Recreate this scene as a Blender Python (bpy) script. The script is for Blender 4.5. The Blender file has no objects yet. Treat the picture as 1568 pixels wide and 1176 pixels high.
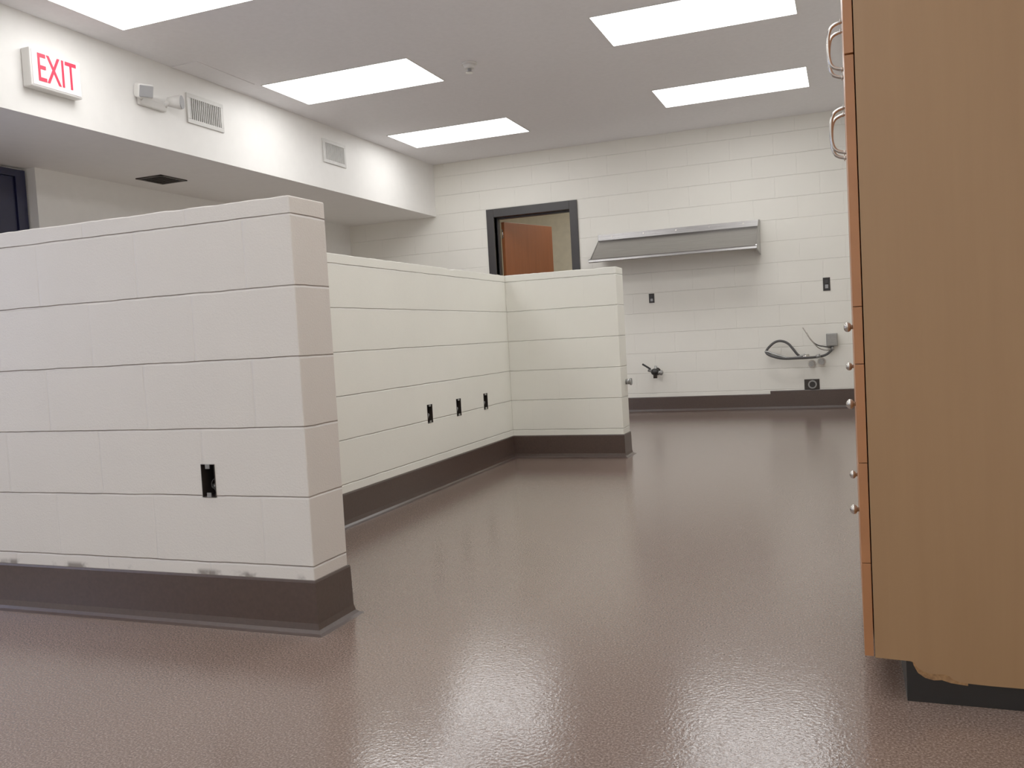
import bpy, bmesh, math, random
from mathutils import Vector, Matrix, noise
random.seed(4)
scene=bpy.context.scene
try:
    scene.view_settings.view_transform='Standard'
    scene.view_settings.look='None'
    scene.view_settings.exposure=0.0
    scene.view_settings.gamma=1.25
except Exception: pass

# ---------------------------------------------------------------- materials
def srgb(r,g,b):
    f=lambda c:(c/255/12.92 if c/255<=0.04045 else ((c/255+0.055)/1.055)**2.4)
    return (f(r),f(g),f(b),1)
class NT:
    def __init__(s,name):
        s.m=bpy.data.materials.new(name); s.m.use_nodes=True
        s.n=s.m.node_tree.nodes; s.l=s.m.node_tree.links
        s.b=s.n['Principled BSDF']
    def node(s,t,**k):
        x=s.n.new(t)
        for a,b in k.items(): setattr(x,a,b)
        return x
    def link(s,a,b): s.l.new(a,b)
    def math(s,op,a,b=None,c=None):
        x=s.n.new('ShaderNodeMath'); x.operation=op
        for i,v in enumerate((a,b,c)):
            if v is None: continue
            if isinstance(v,(int,float)): x.inputs[i].default_value=v
            else: s.l.new(v,x.inputs[i])
        return x.outputs[0]
    def smooth(s,v,a,b,lo=0,hi=1):
        x=s.n.new('ShaderNodeMapRange'); x.interpolation_type='SMOOTHSTEP'
        for i,k in enumerate((a,b,lo,hi)): x.inputs[i+1].default_value=k
        s.l.new(v,x.inputs[0]); return x.outputs[0]
    def noise(s,scale,detail=2,rough=.5,vec=None):
        x=s.n.new('ShaderNodeTexNoise'); x.inputs['Scale'].default_value=scale
        x.inputs['Detail'].default_value=detail; x.inputs['Roughness'].default_value=rough
        if vec is None:
            g=s.n.new('ShaderNodeNewGeometry'); vec=g.outputs['Position']
        s.l.new(vec,x.inputs['Vector']); return x.outputs['Fac']
    def ramp(s,fac,stops):
        x=s.n.new('ShaderNodeValToRGB'); e=x.color_ramp.elements
        while len(e)<len(stops): e.new(0.5)
        for i,(p,c) in enumerate(stops): e[i].position=p; e[i].color=c
        s.l.new(fac,x.inputs[0]); return x.outputs[0]
    def bump(s,h,strength=1,dist=1):
        x=s.n.new('ShaderNodeBump'); x.inputs['Strength'].default_value=strength
        x.inputs['Distance'].default_value=dist
        s.l.new(h,x.inputs['Height']); s.l.new(x.outputs[0],s.b.inputs['Normal'])
def simple(name,col,rough=.5,metal=0,nscale=None,nbump=0,var=.06):
    t=NT(name); t.b.inputs['Roughness'].default_value=rough; t.b.inputs['Metallic'].default_value=metal
    n=t.noise(nscale or 12,3)
    a=tuple(max(0,c*(1-var)) for c in col[:3])+(1,); b=tuple(min(1,c*(1+var)) for c in col[:3])+(1,)
    t.link(t.ramp(n,[(.3,a),(.7,b)]),t.b.inputs['Base Color'])
    if nbump: t.bump(t.noise(nscale or 60,3),1,nbump)
    return t.m
def masonry(name,col,hs=.004,vs=.25,rough=.4,fine=.0009,dirt=0):
    t=NT(name); t.b.inputs['Roughness'].default_value=rough
    g=t.node('ShaderNodeNewGeometry'); sp=t.node('ShaderNodeSeparateXYZ'); t.link(g.outputs['Position'],sp.inputs[0])
    sn=t.node('ShaderNodeSeparateXYZ'); t.link(g.outputs['True Normal'],sn.inputs[0])
    ny=t.math('ABSOLUTE',sn.outputs[1]); nz=t.math('ABSOLUTE',sn.outputs[2])
    wob=t.math('MULTIPLY',t.math('SUBTRACT',t.noise(9,3),.5),.006)
    z=t.math('ADD',t.math('ADD',sp.outputs[2],.011),wob)
    fr=t.math('FRACT',t.math('DIVIDE',z,.206))
    d=t.math('MULTIPLY',t.math('MINIMUM',fr,t.math('SUBTRACT',1.0,fr)),.206)
    groove=t.math('MULTIPLY',t.smooth(d,.0008,.0046,1,0),t.math('SUBTRACT',1.0,nz))
    # running-bond vertical joints
    row=t.math('FLOOR',t.math('DIVIDE',t.math('ADD',sp.outputs[2],.011),.206))
    par=t.math('MODULO',row,2.0)
    xx=t.math('ADD',t.math('ADD',sp.outputs[0],10.1),t.math('MULTIPLY',par,.206))
    xx=t.math('ADD',xx,t.math('MULTIPLY',t.math('SUBTRACT',t.noise(7,2),.5),.006))
    fx=t.math('FRACT',t.math('DIVIDE',xx,.412))
    dx=t.math('MULTIPLY',t.math('MINIMUM',fx,t.math('SUBTRACT',1.0,fx)),.412)
    vert=t.math('MULTIPLY',t.math('MULTIPLY',t.smooth(dx,.001,.004,1,0),ny),vs)
    # joints struck unevenly: depth varies along the run
    dep=t.smooth(t.noise(5,3),.3,.6,.7,1.15)
    tot=t.math('MULTIPLY',t.math('MULTIPLY',t.math('ADD',groove,vert),dep),-hs)
    tot=t.math('ADD',tot,t.math('MULTIPLY',t.noise(170,4,.65),fine))
    tot=t.math('ADD',tot,t.math('MULTIPLY',t.noise(20,2,.5),fine*.4))
    t.bump(tot,1,1)
    a=tuple(c*.975 for c in col[:3])+(1,)
    base=t.ramp(t.noise(3,4,.6),[(.35,a),(.65,col)])
    if dirt:
        band=t.math('MULTIPLY',t.smooth(sp.outputs[2],.15,.158,0,1),t.smooth(sp.outputs[2],.163,.18,1,0))
        mask=t.math('MULTIPLY',t.smooth(t.noise(6,4,.65),.5,.62,0,dirt),band)
        mx=t.node('ShaderNodeMixRGB'); t.link(mask,mx.inputs[0]); t.link(base,mx.inputs[1]); mx.inputs[2].default_value=srgb(92,82,74); base=mx.outputs[0]
    t.link(base,t.b.inputs['Base Color'])
    return t.m
M={}
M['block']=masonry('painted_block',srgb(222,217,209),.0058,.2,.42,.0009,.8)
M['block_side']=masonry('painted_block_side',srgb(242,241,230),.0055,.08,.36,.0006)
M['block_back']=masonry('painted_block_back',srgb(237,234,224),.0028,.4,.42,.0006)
M['plaster']=simple('painted_plaster',srgb(239,237,233),.5,0,14,.0004,.015)
M['ceil']=simple('ceiling_paint',srgb(238,236,238),.75,0,30,.0010,.02)
M['cove']=simple('epoxy_cove',srgb(66,52,46),.3,0,90,.0003,.12)
M['white_pl']=simple('white_plastic',srgb(226,224,220),.4,0,5,0,.02)
M['grey_pl']=simple('grey_plastic',srgb(150,150,152),.4)
M['vent']=simple('vent_metal',srgb(205,203,198),.4)
M['black']=simple('black_material',srgb(18,16,15),.5)
M['darkbox']=simple('dark_metal',srgb(52,46,42),.45,.4)
M['galv']=simple('galvanized_metal',srgb(150,150,148),.35,.8,60)
M['chrome']=simple('chrome',srgb(190,186,180),.18,1)
M['frame']=simple('dark_frame_paint',srgb(34,30,30),.45)
M['navy']=simple('navy_paint',srgb(12,16,50),.45)
M['beige']=simple('beige_wall',srgb(205,195,170),.6)
M['band']=simple('edge_banding',srgb(164,106,64),.4)
M['cable']=simple('cable_sheath',srgb(60,58,58),.45)
M['raw']=simple('raw_particle_board',srgb(150,110,70),.85,0,120,.001,.3)
def wood(name,c1,c2,rough,sx=1.2):
    t=NT(name); t.b.inputs['Roughness'].default_value=rough
    g=t.node('ShaderNodeNewGeometry'); mp=t.node('ShaderNodeMapping'); mp.inputs['Scale'].default_value=(22,22,sx)
    t.link(g.outputs['Position'],mp.inputs[0])
    t.link(t.ramp(t.noise(1.6,5,.6,mp.outputs[0]),[(.25,c1),(.75,c2)]),t.b.inputs['Base Color'])
    return t.m
M['cabw']=wood('maple_laminate',srgb(150,113,76),srgb(156,119,81),.42)
M['doorw']=wood('stained_wood_door',srgb(132,70,36),srgb(150,82,45),.4)
# brushed stainless
t=NT('stainless_steel'); t.b.inputs['Metallic'].default_value=1; t.b.inputs['Roughness'].default_value=.26
g=t.node('ShaderNodeNewGeometry'); mp=t.node('ShaderNodeMapping'); mp.inputs['Scale'].default_value=(2,90,90); t.link(g.outputs['Position'],mp.inputs[0])
t.link(t.ramp(t.noise(2,4,.6,mp.outputs[0]),[(.3,srgb(150,148,147)),(.7,srgb(174,172,171))]),t.b.inputs['Base Color']); M['steel']=t.m
# epoxy floor
t=NT('epoxy_quartz_floor'); 
fine=t.noise(200,3,.7); mid=t.noise(1.1,3,.5)
col=t.node('ShaderNodeMixRGB'); col.blend_type='MULTIPLY'; col.inputs[0].default_value=1
t.link(t.ramp(fine,[(.34,srgb(84,68,60)),(.52,srgb(117,98,88)),(.70,srgb(160,141,129))]),col.inputs[1])
t.link(t.ramp(mid,[(.3,(.94,.94,.94,1)),(.7,(1,1,1,1))]),col.inputs[2]); t.link(col.outputs[0],t.b.inputs['Base Color'])
t.b.inputs['Roughness'].default_value=.13
h=t.math('ADD',t.math('MULTIPLY',t.noise(115,2,.5),.00058),t.math('MULTIPLY',t.noise(38,2,.5),.00015))
t.bump(h,1,1); t.b.inputs['IOR'].default_value=1.65
M['floor']=t.m
def emis(name,col,st):
    t=NT(name); t.b.inputs['Base Color'].default_value=(.8,.8,.8,1)
    t.b.inputs['Emission Color'].default_value=col; t.b.inputs['Emission Strength'].default_value=st; return t.m
M['lamp']=emis('fluorescent_diffuser',(1,.99,.975,1),6.8)
M['daylight']=emis('daylit_window_glass',(.52,.62,1,1),2.0)
M['signface']=emis('exit_sign_face',srgb(235,225,228),.1); M['signface'].node_tree.nodes['Principled BSDF'].inputs['Base Color'].default_value=srgb(236,228,230)
M['red']=emis('exit_red',srgb(225,30,60),.3); M['red'].node_tree.nodes['Principled BSDF'].inputs['Base Color'].default_value=srgb(215,25,60)

# ---------------------------------------------------------------- helpers
def obj(name,bm,mat,parent=None,smooth=False):
    me=bpy.data.meshes.new(name); bm.normal_update(); bm.to_mesh(me); bm.free()
    o=bpy.data.objects.new(name,me); scene.collection.objects.link(o)
    for m in (mat if isinstance(mat,list) else [mat]): me.materials.append(m)
    if smooth:
        for p in me.polygons: p.use_smooth=True
    if parent: o.parent=parent
    return o
def addbox(bm,a,b,bev=0,mi=0):
    r=bmesh.ops.create_cube(bm,size=1)
    vs=r['verts']
    for v in vs:
        v.co=Vector([a[i]+(v.co[i]+.5)*(b[i]-a[i]) for i in range(3)])
    fs=set(f for v in vs for f in v.link_faces)
    for f in fs: f.material_index=mi
    if bev:
        es=list(set(e for v in vs for e in v.link_edges))
        bmesh.ops.bevel(bm,geom=es,offset=bev,segments=2,profile=.5,affect='EDGES')
def box(name,a,b,mat,parent=None,bev=0):
    bm=bmesh.new(); addbox(bm,a,b,bev); return obj(name,bm,mat,parent)
def empty(name,loc=(0,0,0)):
    e=bpy.data.objects.new(name,None); scene.collection.objects.link(e); e.empty_display_size=.1; return e
def addcyl(bm,p,q,r,seg=20,r2=None):
    p=Vector(p);q=Vector(q); d=q-p
    m=Matrix.Translation((p+q)/2)@d.to_track_quat('Z','Y').to_matrix().to_4x4()
    bmesh.ops.create_cone(bm,cap_ends=True,segments=seg,radius1=r,radius2=r if r2 is None else r2,depth=d.length,matrix=m)
def cyl(name,p,q,r,mat,parent=None,r2=None,seg=20):
    bm=bmesh.new(); addcyl(bm,p,q,r,seg,r2); o=obj(name,bm,mat,parent)
    for f in o.data.polygons: f.use_smooth=len(f.vertices)==4
    return o
def sph(name,c,r,mat,parent=None,sc=(1,1,1)):
    bm=bmesh.new(); bmesh.ops.create_uvsphere(bm,u_segments=20,v_segments=12,radius=r,matrix=Matrix.Translation(c)@Matrix.Diagonal((*sc,1)))
    return obj(name,bm,mat,parent,True)
def tube(name,pts,r,mat,parent=None,res=6):
    cu=bpy.data.curves.new(name,'CURVE'); cu.dimensions='3D'; cu.bevel_depth=r; cu.bevel_resolution=3; cu.use_fill_caps=True
    s=cu.splines.new('NURBS'); s.points.add(len(pts)-1)
    for i,p in enumerate(pts): s.points[i].co=(*p,1)
    s.use_endpoint_u=True; s.order_u=3; s.resolution_u=res
    o=bpy.data.objects.new(name,cu); scene.collection.objects.link(o)
    dg=bpy.context.evaluated_depsgraph_get(); me=bpy.data.meshes.new_from_object(o.evaluated_get(dg)); bpy.data.objects.remove(o)
    me.name=name; o=bpy.data.objects.new(name,me); scene.collection.objects.link(o)
    me.materials.clear(); me.materials.append(mat)
    for f in me.polygons: f.use_smooth=True
    if parent: o.parent=parent
    return o
def cut(o,boxes):
    for a,b in boxes:
        c=box('cutter',a,b,M['black'])
        md=o.modifiers.new('b','BOOLEAN'); md.object=c; md.operation='DIFFERENCE'; md.solver='EXACT'
        dg=bpy.context.evaluated_depsgraph_get(); dg.update()
        me=bpy.data.meshes.new_from_object(o.evaluated_get(dg)); o.modifiers.clear()
        old=o.data; o.data=me; bpy.data.meshes.remove(old); bpy.data.objects.remove(c)

# ---------------------------------------------------------------- room shell
XL,XR,YB,YF,ZC,ZS,XS=-5.37,.64,8.8825,-2.6,2.809,2.239,-4.25
RC=.13
box('floor',(XL-.3,YF-.1,-.1),(XR+.15,YB+3.2,0),M['floor'])
box('ceiling',(XL-.3,YF-.1,ZC),(XR+.15,YB+3.2,ZC+.1),M['ceil'])
s=box('ceiling_soffit',(XL-.3,YF,ZS),(XS,YB,ZC),M['plaster'])
wb=box('wall_back',(XL-.3,YB,0),(XR+.15,YB+.15,ZC),M['block_back'])
cut(wb,[((-3.555,YB-.1,-.05),(-2.69,YB+.3,2.165))])
box('wall_left',(XL-.3,4.67,0),(XL,YB,ZS),M['plaster'])
wl=box('wall_left_recess',(XL-.3,YF,0),(XL-RC,4.67,ZS),M['plaster'])
box('wall_right',(XR,YF,0),(XR+.15,YB,ZC),M['block_back'])
box('wall_front',(XL-.3,YF-.1,0),(XR+.15,YF,ZC),M['block_back'])
# window in the left wall (out of frame to the left), source of the cool daylight
cut(wl,[((XL-.5,-1.1,.75),(XL,2.9,2.08))])
e=empty('window_1'); xg=XL-.24
box('glass',(xg,-1.1,.75),(xg+.006,2.9,2.08),M['daylight'],e)
bm=bmesh.new()
for yy in (-1.1,.21,1.54,2.85): addbox(bm,(xg+.007,yy,.75),(xg+.06,yy+.05,2.08))
for zz in (.75,2.03): addbox(bm,(xg+.007,-1.1,zz),(xg+.06,2.9,zz+.05))
obj('mullions',bm,M['white_pl'],e)
# adjoining room seen through the doorway
box('wall_far_room_back',(-5,11.6,0),(-1,11.7,ZC),M['beige'])
box('wall_far_room_left',(-5.1,YB+.15,0),(-5,11.7,ZC),M['beige'])
box('wall_far_room_right',(-2.2,YB+.15,0),(-2.1,11.7,ZC),M['beige'])

def partition(name,a,b,mat,holes=()):
    bm=bmesh.new(); addbox(bm,a,b)
    ax=0 if b[0]-a[0]>b[1]-a[1] else 1
    L=b[ax]-a[ax]; n=int(L/.03)
    for i in range(1,n):
        co=[0,0,0]; co[ax]=a[ax]+L*i/n; no=[0,0,0]; no[ax]=1
        bmesh.ops.bisect_plane(bm,geom=bm.verts[:]+bm.edges[:]+bm.faces[:],plane_co=co,plane_no=no)
    es=[e for e in bm.edges if (all(abs(v.co.z-b[2])<1e-5 for v in e.verts) and len(e.link_faces)==2 and abs(e.calc_face_angle(0))>1) or
        (abs(e.verts[0].co.z-e.verts[1].co.z)>.5 and abs(e.calc_face_angle(0))>1)]
    bmesh.ops.bevel(bm,geom=es,offset=.004,segments=3,profile=.5,affect='EDGES')
    for v in bm.verts:
        if v.co.z>b[2]-.03:
            q=v.co*31
            v.co.z+= .0022*noise.noise(q)
            c=noise.noise(v.co*6.1+Vector((2,7,1)))
            if c>.40: v.co.z-=min((c-.40)*.06,.006)
    o=obj(name,bm,mat)
    if holes: cut(o,holes)
    return o
HN=1.278
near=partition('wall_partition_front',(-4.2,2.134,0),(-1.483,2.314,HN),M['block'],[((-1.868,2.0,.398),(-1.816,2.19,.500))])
mids=[4.40,4.79,5.21]
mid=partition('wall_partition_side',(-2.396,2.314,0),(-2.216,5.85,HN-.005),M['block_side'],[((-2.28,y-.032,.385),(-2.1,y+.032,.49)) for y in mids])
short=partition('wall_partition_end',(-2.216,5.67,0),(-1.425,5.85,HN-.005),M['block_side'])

# electrical boxes recessed
def ebox(x0,x1,y0,y1,z0,z1,face):
    e=empty('electrical_box'); bm=bmesh.new(); t=.002
    if face=='y':
        addbox(bm,(x0,y1-t,z0),(x1,y1,z1)); addbox(bm,(x0,y0,z0),(x0+t,y1,z1)); addbox(bm,(x1-t,y0,z0),(x1,y1,z1))
        addbox(bm,(x0,y0,z0),(x1,y1,z0+t)); addbox(bm,(x0,y0,z1-t),(x1,y1,z1))
    else:
        addbox(bm,(x0,y0,z0),(x0+t,y1,z1)); addbox(bm,(x0,y0,z0),(x1,y0+t,z1)); addbox(bm,(x0,y1-t,z0),(x1,y1,z1))
        addbox(bm,(x0,y0,z0),(x1,y1,z0+t)); addbox(bm,(x0,y0,z1-t),(x1,y1,z1))
    obj('box_shell',bm,M['darkbox'],e)
    cx,cy=(x0+x1)/2,(y0+y1)/2
    if face=='y':
        box('tab_top',(cx-.008,y0-.001,z1-.014),(cx+.008,y0+.002,z1),M['galv'],e)
        box('tab_bottom',(cx-.008,y0-.001,z0),(cx+.008,y0+.002,z0+.014),M['galv'],e)
        cyl('cable_clamp',(cx-.008,y1-.03,z0+.03),(cx+.012,y1-.03,z0+.03),.007,M['galv'],e)
        tube('wire',[(cx-.01,y1-.004,z0+.05),(cx+.01,y0+.02,z0+.06),(cx-.008,y0+.015,z0+.035),(cx+.008,y0+.02,z0+.02)],.002,M['black'],e)
    else:
        box('tab_top',(x1-.002,cy-.012,z1-.012),(x1+.001,cy+.012,z1),M['galv'],e)
        box('tab_bottom',(x1-.002,cy-.012,z0),(x1+.001,cy+.012,z0+.014),M['galv'],e)
        tube('wire',[(x0+.004,cy,z0+.05),(x1-.01,cy+.01,z0+.06),(x1-.01,cy-.012,z0+.03),(x1-.02,cy,z0+.02)],.003,M['galv'],e)
    return e
ebox(-1.868,-1.816,2.132,2.19,.398,.500,'y')
for y in mids: ebox(-2.28,-2.214,y-.032,y+.032,.385,.49,'x')

# cove base
PROF=[(.034,0.0),(.02,.004),(.012,.012),(.008,.03),(.006,.15),(.004,.156),(0,.157)]
def cove(name,pts,prof=PROF,mat=None):
    bm=bmesh.new(); P=[Vector(p) for p in pts]; rows=[]
    for i,p in enumerate(P):
        ns=[]
        if i>0: d=(P[i]-P[i-1]).normalized(); ns.append(Vector((d.y,-d.x)))
        if i<len(P)-1: d=(P[i+1]-P[i]).normalized(); ns.append(Vector((d.y,-d.x)))
        n=ns[0] if len(ns)==1 or (ns[0]-ns[1]).length<.1 else ns[0]+ns[1]
        rows.append([bm.verts.new((p.x+n.x*o,p.y+n.y*o,z)) for o,z in prof])
    for a,b in zip(rows,rows[1:]):
        for j in range(len(prof)-1): bm.faces.new((a[j],b[j],b[j+1],a[j+1]))
    bmesh.ops.recalc_face_normals(bm,faces=bm.faces)
    return obj(name,bm,mat or M['cove'])
cove('baseboard_partition',[(-4.2,2.134),(-1.483,2.134),(-1.483,2.314),(-2.216,2.314),(-2.216,5.67),(-1.425,5.67),(-1.425,5.85),(-2.396,5.85),(-2.396,2.314),(-4.2,2.314),(-4.2,2.134)])
tall=[(o,z if z<.1 else z+.03) for o,z in PROF]
cove('baseboard_back_left',[(XL,YB),(-3.64,YB)])
cove('baseboard_back',[(-2.61,YB),(-.74,YB)])
cove('baseboard_back_right',[(-.74,YB),(XR,YB),(XR,2.95)],tall)
cove('baseboard_left',[(XL,4.67),(XL,YB)])

# back wall door frame and open leaf
fr=empty('door_frame'); fx0,fx1=-3.64,-2.61
bm=bmesh.new()
addbox(bm,(fx0,YB-.02,0),(fx0+.085,YB+.17,2.25),.003); addbox(bm,(fx1-.085,YB-.02,0),(fx1,YB+.17,2.25),.003)
addbox(bm,(fx0+.085,YB-.02,2.16),(fx1-.085,YB+.17,2.25),.003)
addbox(bm,(fx0+.085,YB+.07,0),(fx0+.1,YB+.12,2.16)); addbox(bm,(fx1-.1,YB+.07,0),(fx1-.085,YB+.12,2.16)); addbox(bm,(fx0+.1,YB+.07,2.145),(fx1-.1,YB+.12,2.16))
obj('frame',bm,M['frame'],fr)
d=empty('door_1')
box('leaf',(0,-.022,.01),(.85,.022,2.13),M['doorw'],d,.002)
for z in (.25,1.1,1.95): cyl('hinge',(-.006,0,z),(-.006,0,z+.1),.008,M['chrome'],d)
cyl('lever_rose',(.79,-.03,1.0),(.79,-.022,1.0),.028,M['chrome'],d)
tube('lever_handle',[(.79,-.03,1.0),(.79,-.06,1.0),(.74,-.065,1.0),(.68,-.062,1.0)],.009,M['chrome'],d)
box('kick_plate',(.04,-.024,.03),(.81,-.022,.25),M['steel'],d)
box('exit_bar',(.42,-.06,1.38),(.6,-.022,1.45),M['navy'],d,.005)
d.location=(fx0+.1,YB+.2,0); d.rotation_euler=(0,0,math.radians(70))

# navy door in left recess
d=empty('door_2'); xr=XL-RC
box('leaf',(xr,3.70,.01),(xr+.04,4.57,2.17),M['navy'],d,.003)
box('jamb_far',(xr,4.57,0),(xr+.055,4.65,2.22),M['navy'],d); box('jamb_near',(xr,3.62,0),(xr+.055,3.70,2.22),M['navy'],d)
box('head',(xr,3.70,2.17),(xr+.055,4.57,2.22),M['navy'],d)
cyl('knob_stem',(xr+.04,3.79,1.0),(xr+.08,3.79,1.0),.012,M['chrome'],d); sph('knob',(xr+.1,3.79,1.0),.03,M['chrome'],d)

# ---------------------------------------------------------------- ceiling lights
def troffer(x0,y0,w=1.2,l=.6):
    e=empty('ceiling_light'); x1,y1=x0+w,y0+l; b=.008
    bm=bmesh.new()
    addbox(bm,(x0-b,y0-b,ZC-.005),(x1+b,y0,ZC)); addbox(bm,(x0-b,y1,ZC-.005),(x1+b,y1+b,ZC))
    addbox(bm,(x0-b,y0,ZC-.005),(x0,y1,ZC)); addbox(bm,(x1,y0,ZC-.005),(x1+b,y1,ZC))
    obj('frame',bm,M['white_pl'],e)
    box('diffuser',(x0,y0,ZC-.005),(x1,y1,ZC-.001),M['lamp'],e)
for y in (-2.08,-.2,1.69,3.57,5.50,7.39): troffer(-3.99,y)
for y in (-2.18,-.3,1.6,3.50,5.40,7.26): troffer(-1.445,y)
troffer(-3.6,9.8)

# ceiling heat detector / sprinkler
e=empty('smoke_detector'); c=(-2.46,5.83)
cyl('base',(c[0],c[1],ZC-.012),(c[0],c[1],ZC),.055,M['white_pl'],e,seg=32)
cyl('body',(c[0],c[1],ZC-.04),(c[0],c[1],ZC-.012),.032,M['white_pl'],e,r2=.045,seg=32)
cyl('sensor',(c[0],c[1],ZC-.065),(c[0],c[1],ZC-.04),.014,M['grey_pl'],e)
cyl('deflector',(c[0],c[1],ZC-.07),(c[0],c[1],ZC-.065),.026,M['chrome'],e)
box('ceiling_access_panel',(-4.24,4.84,ZC-.005),(-3.99-.03,5.45,ZC),M['ceil'],None,.001)

# exit sign
e=empty('exit_sign'); y0,y1,z0,z1=3.665,4.015,2.385,2.60; xf=XS+.065
box('housing',(XS,y0,z0),(xf,y1,z1),M['white_pl'],e,.008)
box('face_panel',(xf-.001,y0+.012,z0+.012),(xf+.003,y1-.012,z1-.012),M['signface'],e,.001)
cu=bpy.data.curves.new('exit_letters','FONT'); cu.body='EXIT'; cu.size=.2; cu.extrude=.0015; cu.offset=.0005; cu.align_x='CENTER'; cu.align_y='CENTER'
o=bpy.data.objects.new('exit_letters',cu); scene.collection.objects.link(o); cu.materials.append(M['red']); o.parent=e
o.location=(xf+.0045,(y0+y1)/2,(z0+z1)/2-.002); o.rotation_euler=(math.pi/2,0,math.pi/2); o.scale=(.66,1.12,1)

# emergency light: bar bracket + two lamp heads
e=empty('emergency_light'); yc,zc=4.63,2.515
box('bracket',(XS,yc-.12,zc-.035),(XS+.03,yc+.12,zc+.015),M['white_pl'],e,.008)
cyl('knuckle_1',(XS+.02,yc-.11,zc),(XS+.05,yc-.11,zc+.03),.014,M['white_pl'],e)
cyl('knuckle_2',(XS+.02,yc+.11,zc),(XS+.05,yc+.11,zc+.03),.014,M['white_pl'],e)
h=box('lamp_head_1',(-.045,-.05,-.045),(.045,.05,.045),M['white_pl'],e,.012); h.location=(XS+.075,yc-.13,zc+.04); h.rotation_euler=(0,.35,-.5)
h=box('lens_1',(.044,-.042,-.036),(.05,.042,.036),M['grey_pl'],e,.004); h.location=(XS+.075,yc-.13,zc+.04); h.rotation_euler=(0,.35,-.5)
h=cyl('lamp_head_2',(XS+.03,yc+.13,zc+.035),(XS+.11,yc+.17,zc+.03),.03,M['white_pl'],e,r2=.05)
cyl('lens_2',(XS+.11,yc+.17,zc+.03),(XS+.115,yc+.172,zc+.03),.044,M['grey_pl'],e)

# soffit vents
def vent(y0,y1,z0,z1):
    e=empty('air_vent'); bm=bmesh.new(); b=.03
    addbox(bm,(XS,y0,z0),(XS+.012,y1,z0+b),.002); addbox(bm,(XS,y0,z1-b),(XS+.012,y1,z1),.002)
    addbox(bm,(XS,y0,z0+b),(XS+.012,y0+b,z1-b),.002); addbox(bm,(XS,y1-b,z0+b),(XS+.012,y1,z1-b),.002)
    obj('frame',bm,M['vent'],e); box('duct',(XS,y0+b,z0+b),(XS+.001,y1-b,z1-b),M['darkbox'],e)
    bm=bmesh.new(); n=16
    for i in range(n):
        y=y0+b+(y1-y0-2*b)*(i+.5)/n
        addbox(bm,(XS+.001,y-.004,z0+b),(XS+.009,y+.003,z1-b))
    obj('louvers',bm,M['vent'],e)
vent(4.97,5.35,2.462,2.668); vent(6.66,7.03,2.475,2.68)
e=empty('ceiling_vent'); bm=bmesh.new()
x0,x1,y0,y1=-5.13,-4.88,5.37,5.66; z=ZS
addbox(bm,(x0,y0,z-.008),(x1,y0+.02,z)); addbox(bm,(x0,y1-.02,z-.008),(x1,y1,z)); addbox(bm,(x0,y0,z-.008),(x0+.02,y1,z)); addbox(bm,(x1-.02,y0,z-.008),(x1,y1,z))
obj('frame',bm,M['darkbox'],e); box('duct',(x0,y0,z-.002),(x1,y1,z),M['black'],e)
bm=bmesh.new()
for i in range(8):
    y=y0+.03+i*.033; addbox(bm,(x0+.02,y,z-.007),(x1-.02,y+.006,z-.001))
obj('louvers',bm,M['darkbox'],e)

# ---------------------------------------------------------------- stainless wall shelf
e=empty('wall_shelf'); x0,x1=-2.40,-.775; zt,zb,dd=1.85,1.56,.40
def prism(name,poly,x0,x1,mat,parent):
    bm=bmesh.new(); A=[bm.verts.new((x0,y,z)) for y,z in poly]; B=[bm.verts.new((x1,y,z)) for y,z in poly]
    bm.faces.new(A); bm.faces.new(B[::-1])
    for i in range(len(poly)): j=(i+1)%len(poly); bm.faces.new((A[j],A[i],B[i],B[j]))
    bmesh.ops.recalc_face_normals(bm,faces=bm.faces); return obj(name,bm,mat,parent)
yw=YB
prism('slanted_deck',[(yw,zt-.04),(yw-dd,zb),(yw-dd,zb-.006),(yw,zt-.048)],x0,x1,M['steel'],e)
prism('wall_flange',[(yw,zt+.01),(yw-.012,zt+.01),(yw-.014,zt-.05),(yw,zt-.05)],x0,x1,M['steel'],e)
prism('front_lip',[(yw-dd+.01,zb+.001),(yw-dd,zb+.02),(yw-dd-.012,zb+.022),(yw-dd-.022,zb+.012),(yw-dd-.024,zb-.006),(yw-dd-.012,zb-.014),(yw-dd,zb-.012)],x0,x1,M['steel'],e)
for nm,xx in (('end_bracket_left',x0+.0),('end_bracket_right',x1-.012)):
    prism(nm,[(yw,zt+.01),(yw-.02,zt+.01),(yw-dd+.0,zb+.03),(yw-dd-.018,zb-.012),(yw-dd+.12,zb-.01),(yw,zb-.04)] if 'right' in nm else [(yw,zt-.04),(yw-dd,zb),(yw-dd,zb-.012),(yw,zt-.2)],xx,xx+.012,M['steel'],e)
for i in range(5):
    xx=x0+.15+i*.33; cyl('bolt',(xx,yw-.018,zt-.015),(xx,yw-.012,zt-.015),.008,M['chrome'],e)

# back-wall outlets
def outlet(x,z,w,h):
    e=empty('wall_outlet'); bm=bmesh.new(); b=.007; y=YB
    addbox(bm,(x-w/2,y-.006,z-h/2),(x+w/2,y,z-h/2+b)); addbox(bm,(x-w/2,y-.006,z+h/2-b),(x+w/2,y,z+h/2))
    addbox(bm,(x-w/2,y-.006,z-h/2),(x-w/2+b,y,z+h/2)); addbox(bm,(x+w/2-b,y-.006,z-h/2),(x+w/2,y,z+h/2))
    obj('rim',bm,M['darkbox'],e); box('back',(x-w/2,y-.002,z-h/2),(x+w/2,y,z+h/2),M['black'],e)
    box('receptacle',(x-w*.22,y-.01,z-h*.32),(x+w*.22,y-.002,z-.004),M['grey_pl'],e,.002)
    box('receptacle_upper',(x-w*.22,y-.01,z+.004),(x+w*.22,y-.002,z+h*.32),M['frame'],e,.002)
outlet(-1.87,1.17,.055,.095); outlet(-.185,1.19,.065,.125)
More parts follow.
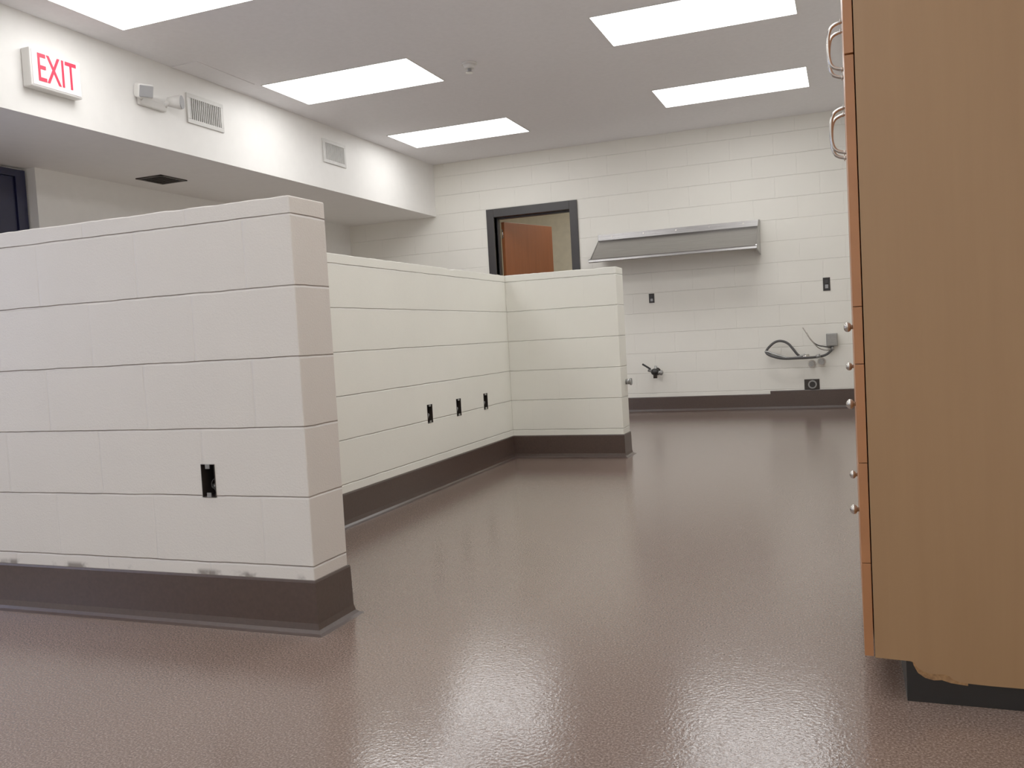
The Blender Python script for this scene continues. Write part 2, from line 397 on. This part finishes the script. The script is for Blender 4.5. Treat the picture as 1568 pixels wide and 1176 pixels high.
# gas valve stub
e=empty('pipe_valve'); x,z=-1.87,.42
cyl('pipe',(x+.02,YB,z),(x+.02,YB-.09,z),.018,M['black'],e); cyl('flange',(x+.02,YB-.008,z),(x+.02,YB,z),.04,M['darkbox'],e)
sph('valve_body',(x+.02,YB-.1,z),.036,M['black'],e,(1.2,1,1)); cyl('outlet_nipple',(x+.02,YB-.1,z),(x+.10,YB-.1,z-.015),.018,M['galv'],e); cyl('nipple_nut',(x+.07,YB-.1,z-.009),(x+.095,YB-.1,z-.014),.026,M['galv'],e,seg=6)
cyl('inlet',(x-.05,YB-.1,z+.02),(x+.02,YB-.1,z),.016,M['galv'],e)
tube('lever',[(x-.02,YB-.12,z+.03),(x-.06,YB-.13,z+.06),(x-.1,YB-.13,z+.085)],.010,M['black'],e); cyl('cap',(x+.02,YB-.1,z-.065),(x+.02,YB-.1,z),.020,M['darkbox'],e)
cyl('bonnet',(x+.02,YB-.1,z),(x+.03,YB-.1,z+.06),.014,M['galv'],e)
# cable loops, conduit box and stubs
e=empty('conduit_box')
box('box',(-.205,YB-.07,.60),(-.105,YB-.001,.72),M['galv'],e,.004); box('cover',(-.198,YB-.074,.607),(-.112,YB-.07,.713),M['galv'],e,.002)
cyl('connector',(-.155,YB-.035,.56),(-.155,YB-.035,.60),.016,M['galv'],e)
y=YB-.07
tube('cable_loop_1',[(-.155,y+.035,.57),(-.19,y,.52),(-.30,y-.02,.50),(-.45,y-.05,.50),(-.62,y-.06,.50),(-.76,y-.04,.55),(-.75,y-.02,.60),(-.66,y,.68),(-.56,y,.66),(-.50,y-.02,.58),(-.46,y-.02,.52),(-.42,y,.50)],.012,M['cable'],e)
tube('cable_loop_2',[(-.40,y-.02,.53),(-.50,y-.05,.49),(-.64,y-.05,.53),(-.78,y-.03,.59),(-.73,y-.03,.54),(-.60,y-.05,.49),(-.48,y-.03,.50)],.011,M['galv'],e)
cyl('hose_fitting',(-.43,y-.02,.505),(-.36,y-.02,.515),.02,M['chrome'],e,seg=8)
cyl('hose_fitting_b',(-.30,y-.02,.505),(-.26,y-.02,.515),.018,M['galv'],e,seg=8)
tube('conductor_1',[(-.155,y+.035,.58),(-.22,y-.03,.60),(-.28,y-.05,.61),(-.34,y-.06,.66),(-.38,y-.05,.74)],.006,M['cable'],e)
tube('conductor_2',[(-.16,y+.03,.56),(-.25,y-.04,.56),(-.32,y-.06,.64),(-.36,y-.06,.70),(-.41,y-.05,.79)],.005,M['chrome'],e)
e=empty('water_supply_stub')
for i,(x,z,r) in enumerate(((-.345,.44,.030),(-.255,.455,.032))):
    cyl('flange_%d'%i,(x,YB-.01,z),(x,YB,z),r*1.2,M['chrome'],e); cyl('stub_%d'%i,(x,YB-.09,z),(x,YB,z),r*.55,M['chrome'],e); cyl('cap_%d'%i,(x,YB-.11,z),(x,YB-.07,z),r*.8,M['galv'],e)
e=empty('drain_outlet')
box('plate',(-.42,YB-.006,.188),(-.28,YB,.288),M['darkbox'],e,.002)
cyl('ring',(-.345,YB-.03,.238),(-.345,YB-.005,.238),.04,M['galv'],e); cyl('hole',(-.345,YB-.032,.238),(-.345,YB-.028,.238),.028,M['black'],e)
# pipe stub on the end of the short partition
e=empty('pipe_stub')
cyl('stub',(-1.425,5.80,.50),(-1.395,5.80,.50),.018,M['galv'],e); cyl('cap',(-1.395,5.80,.50),(-1.385,5.80,.50),.024,M['galv'],e)

# ---------------------------------------------------------------- tall cabinet
e=empty('tall_cabinet'); X0,Y0,Y1,ZT=.030,2.02,2.92,2.14; xb=XR-.004
def sidepanel(name,y0,y1,poly,mat):
    bm=bmesh.new(); A=[bm.verts.new((x,y0,z)) for x,z in poly]; B=[bm.verts.new((x,y1,z)) for x,z in poly]
    bm.faces.new(A); bm.faces.new(B[::-1])
    for i in range(len(poly)): j=(i+1)%len(poly); bm.faces.new((A[j],A[i],B[i],B[j]))
    bmesh.ops.recalc_face_normals(bm,faces=bm.faces); return obj(name,bm,mat,e)
chip=[(.10,.0905),(.108,.088),(.113,.078),(.125,.07),(.135,.0665),(.15,.066),(.165,.067),(.175,.064),(.182,.058),(.195,.052),(.25,.050),(.4,.0495),(xb,.049)]
sidepanel('side_panel_near',Y0,Y0+.019,[(X0,ZT),(X0,.093)]+chip+[(xb,ZT)],M['cabw'])
sidepanel('chipped_core',Y0+.001,Y0+.018,[(.102,.10),(.106,.082),(.114,.066),(.128,.056),(.145,.052),(.16,.054),(.178,.049),(.21,.046),(.21,.10)],M['raw'])
sidepanel('side_panel_far',Y1-.019,Y1,[(X0,ZT),(X0,.093),(xb,.093),(xb,ZT)],M['cabw'])
box('bottom_panel',(X0,Y0+.019,.093),(xb,Y1-.019,.112),M['cabw'],e); box('top_panel',(X0,Y0+.019,ZT-.019),(xb,Y1-.019,ZT),M['cabw'],e)
box('plinth',(.092,Y0+.006,0),(xb,Y1-.005,.092),M['black'],e)
yc=(Y0+Y1)/2
for nm,(a,b) in {'door_near':(Y0+.001,yc-.0015),'door_far':(yc+.0015,Y1-.001)}.items():
    for k,(za,zb_) in enumerate(((1.395,ZT-.002),(.86,1.391))):
        box('%s_%d'%(nm,k),(.009,a,za),(.0275,b,zb_),M['band'],e,.0008)
for k,(za,zb_) in enumerate(((.095,.30),(.3015,.52),(.5215,.735),(.7365,.8585))):
    box('drawer_%d'%k,(.009,Y0+.001,za),(.0275,Y1-.001,zb_),M['band'],e,.0008)
def pull(y,z0,z1):
    tube('wire_pull',[(.009,y,z0),(-.012,y,z0+.004),(-.024,y,z0+.02),(-.027,y,(z0+z1)/2),(-.024,y,z1-.02),(-.012,y,z1-.004),(.009,y,z1)],.0045,M['chrome'],e,8)
    cyl('pull_base',(.005,y,z0),(.009-.006,y,z0),.007,M['chrome'],e); cyl('pull_base',(.005,y,z1),(.009-.006,y,z1),.007,M['chrome'],e)
for y in (2.43,2.51):
    pull(y,1.47,1.59); pull(y,1.26,1.375)
for y,z in ((2.2,.815),(2.66,.70),(2.2,.634),(2.66,.39),(2.2,.383)):
    cyl('knob_stem',(.009,y,z),(-.001,y,z),.005,M['chrome'],e); sph('knob',(-.003,y,z),.0115,M['chrome'],e,(.8,1,1))

# world: dim neutral
w=bpy.data.worlds.new('world'); scene.world=w; w.use_nodes=True
w.node_tree.nodes['Background'].inputs[0].default_value=(.5,.52,.55,1); w.node_tree.nodes['Background'].inputs[1].default_value=.3

# ---------------------------------------------------------------- camera
cam=bpy.data.cameras.new('camera'); co=bpy.data.objects.new('camera',cam); scene.collection.objects.link(co)
yaw,pitch,roll=-.3708,-.0511,-.0550
f=Vector((math.sin(yaw)*math.cos(pitch),math.cos(yaw)*math.cos(pitch),math.sin(pitch)))
r=Vector((math.cos(yaw),-math.sin(yaw),0)); u=r.cross(f)
r2=r*math.cos(roll)+u*math.sin(roll); u2=-r*math.sin(roll)+u*math.cos(roll)
m=Matrix((r2,u2,-f)).transposed().to_4x4(); m.translation=Vector((0,0,.83)); co.matrix_world=m
cam.sensor_fit='HORIZONTAL'; cam.sensor_width=36; cam.lens=36*1336.08/1568; cam.clip_start=.02
scene.camera=co
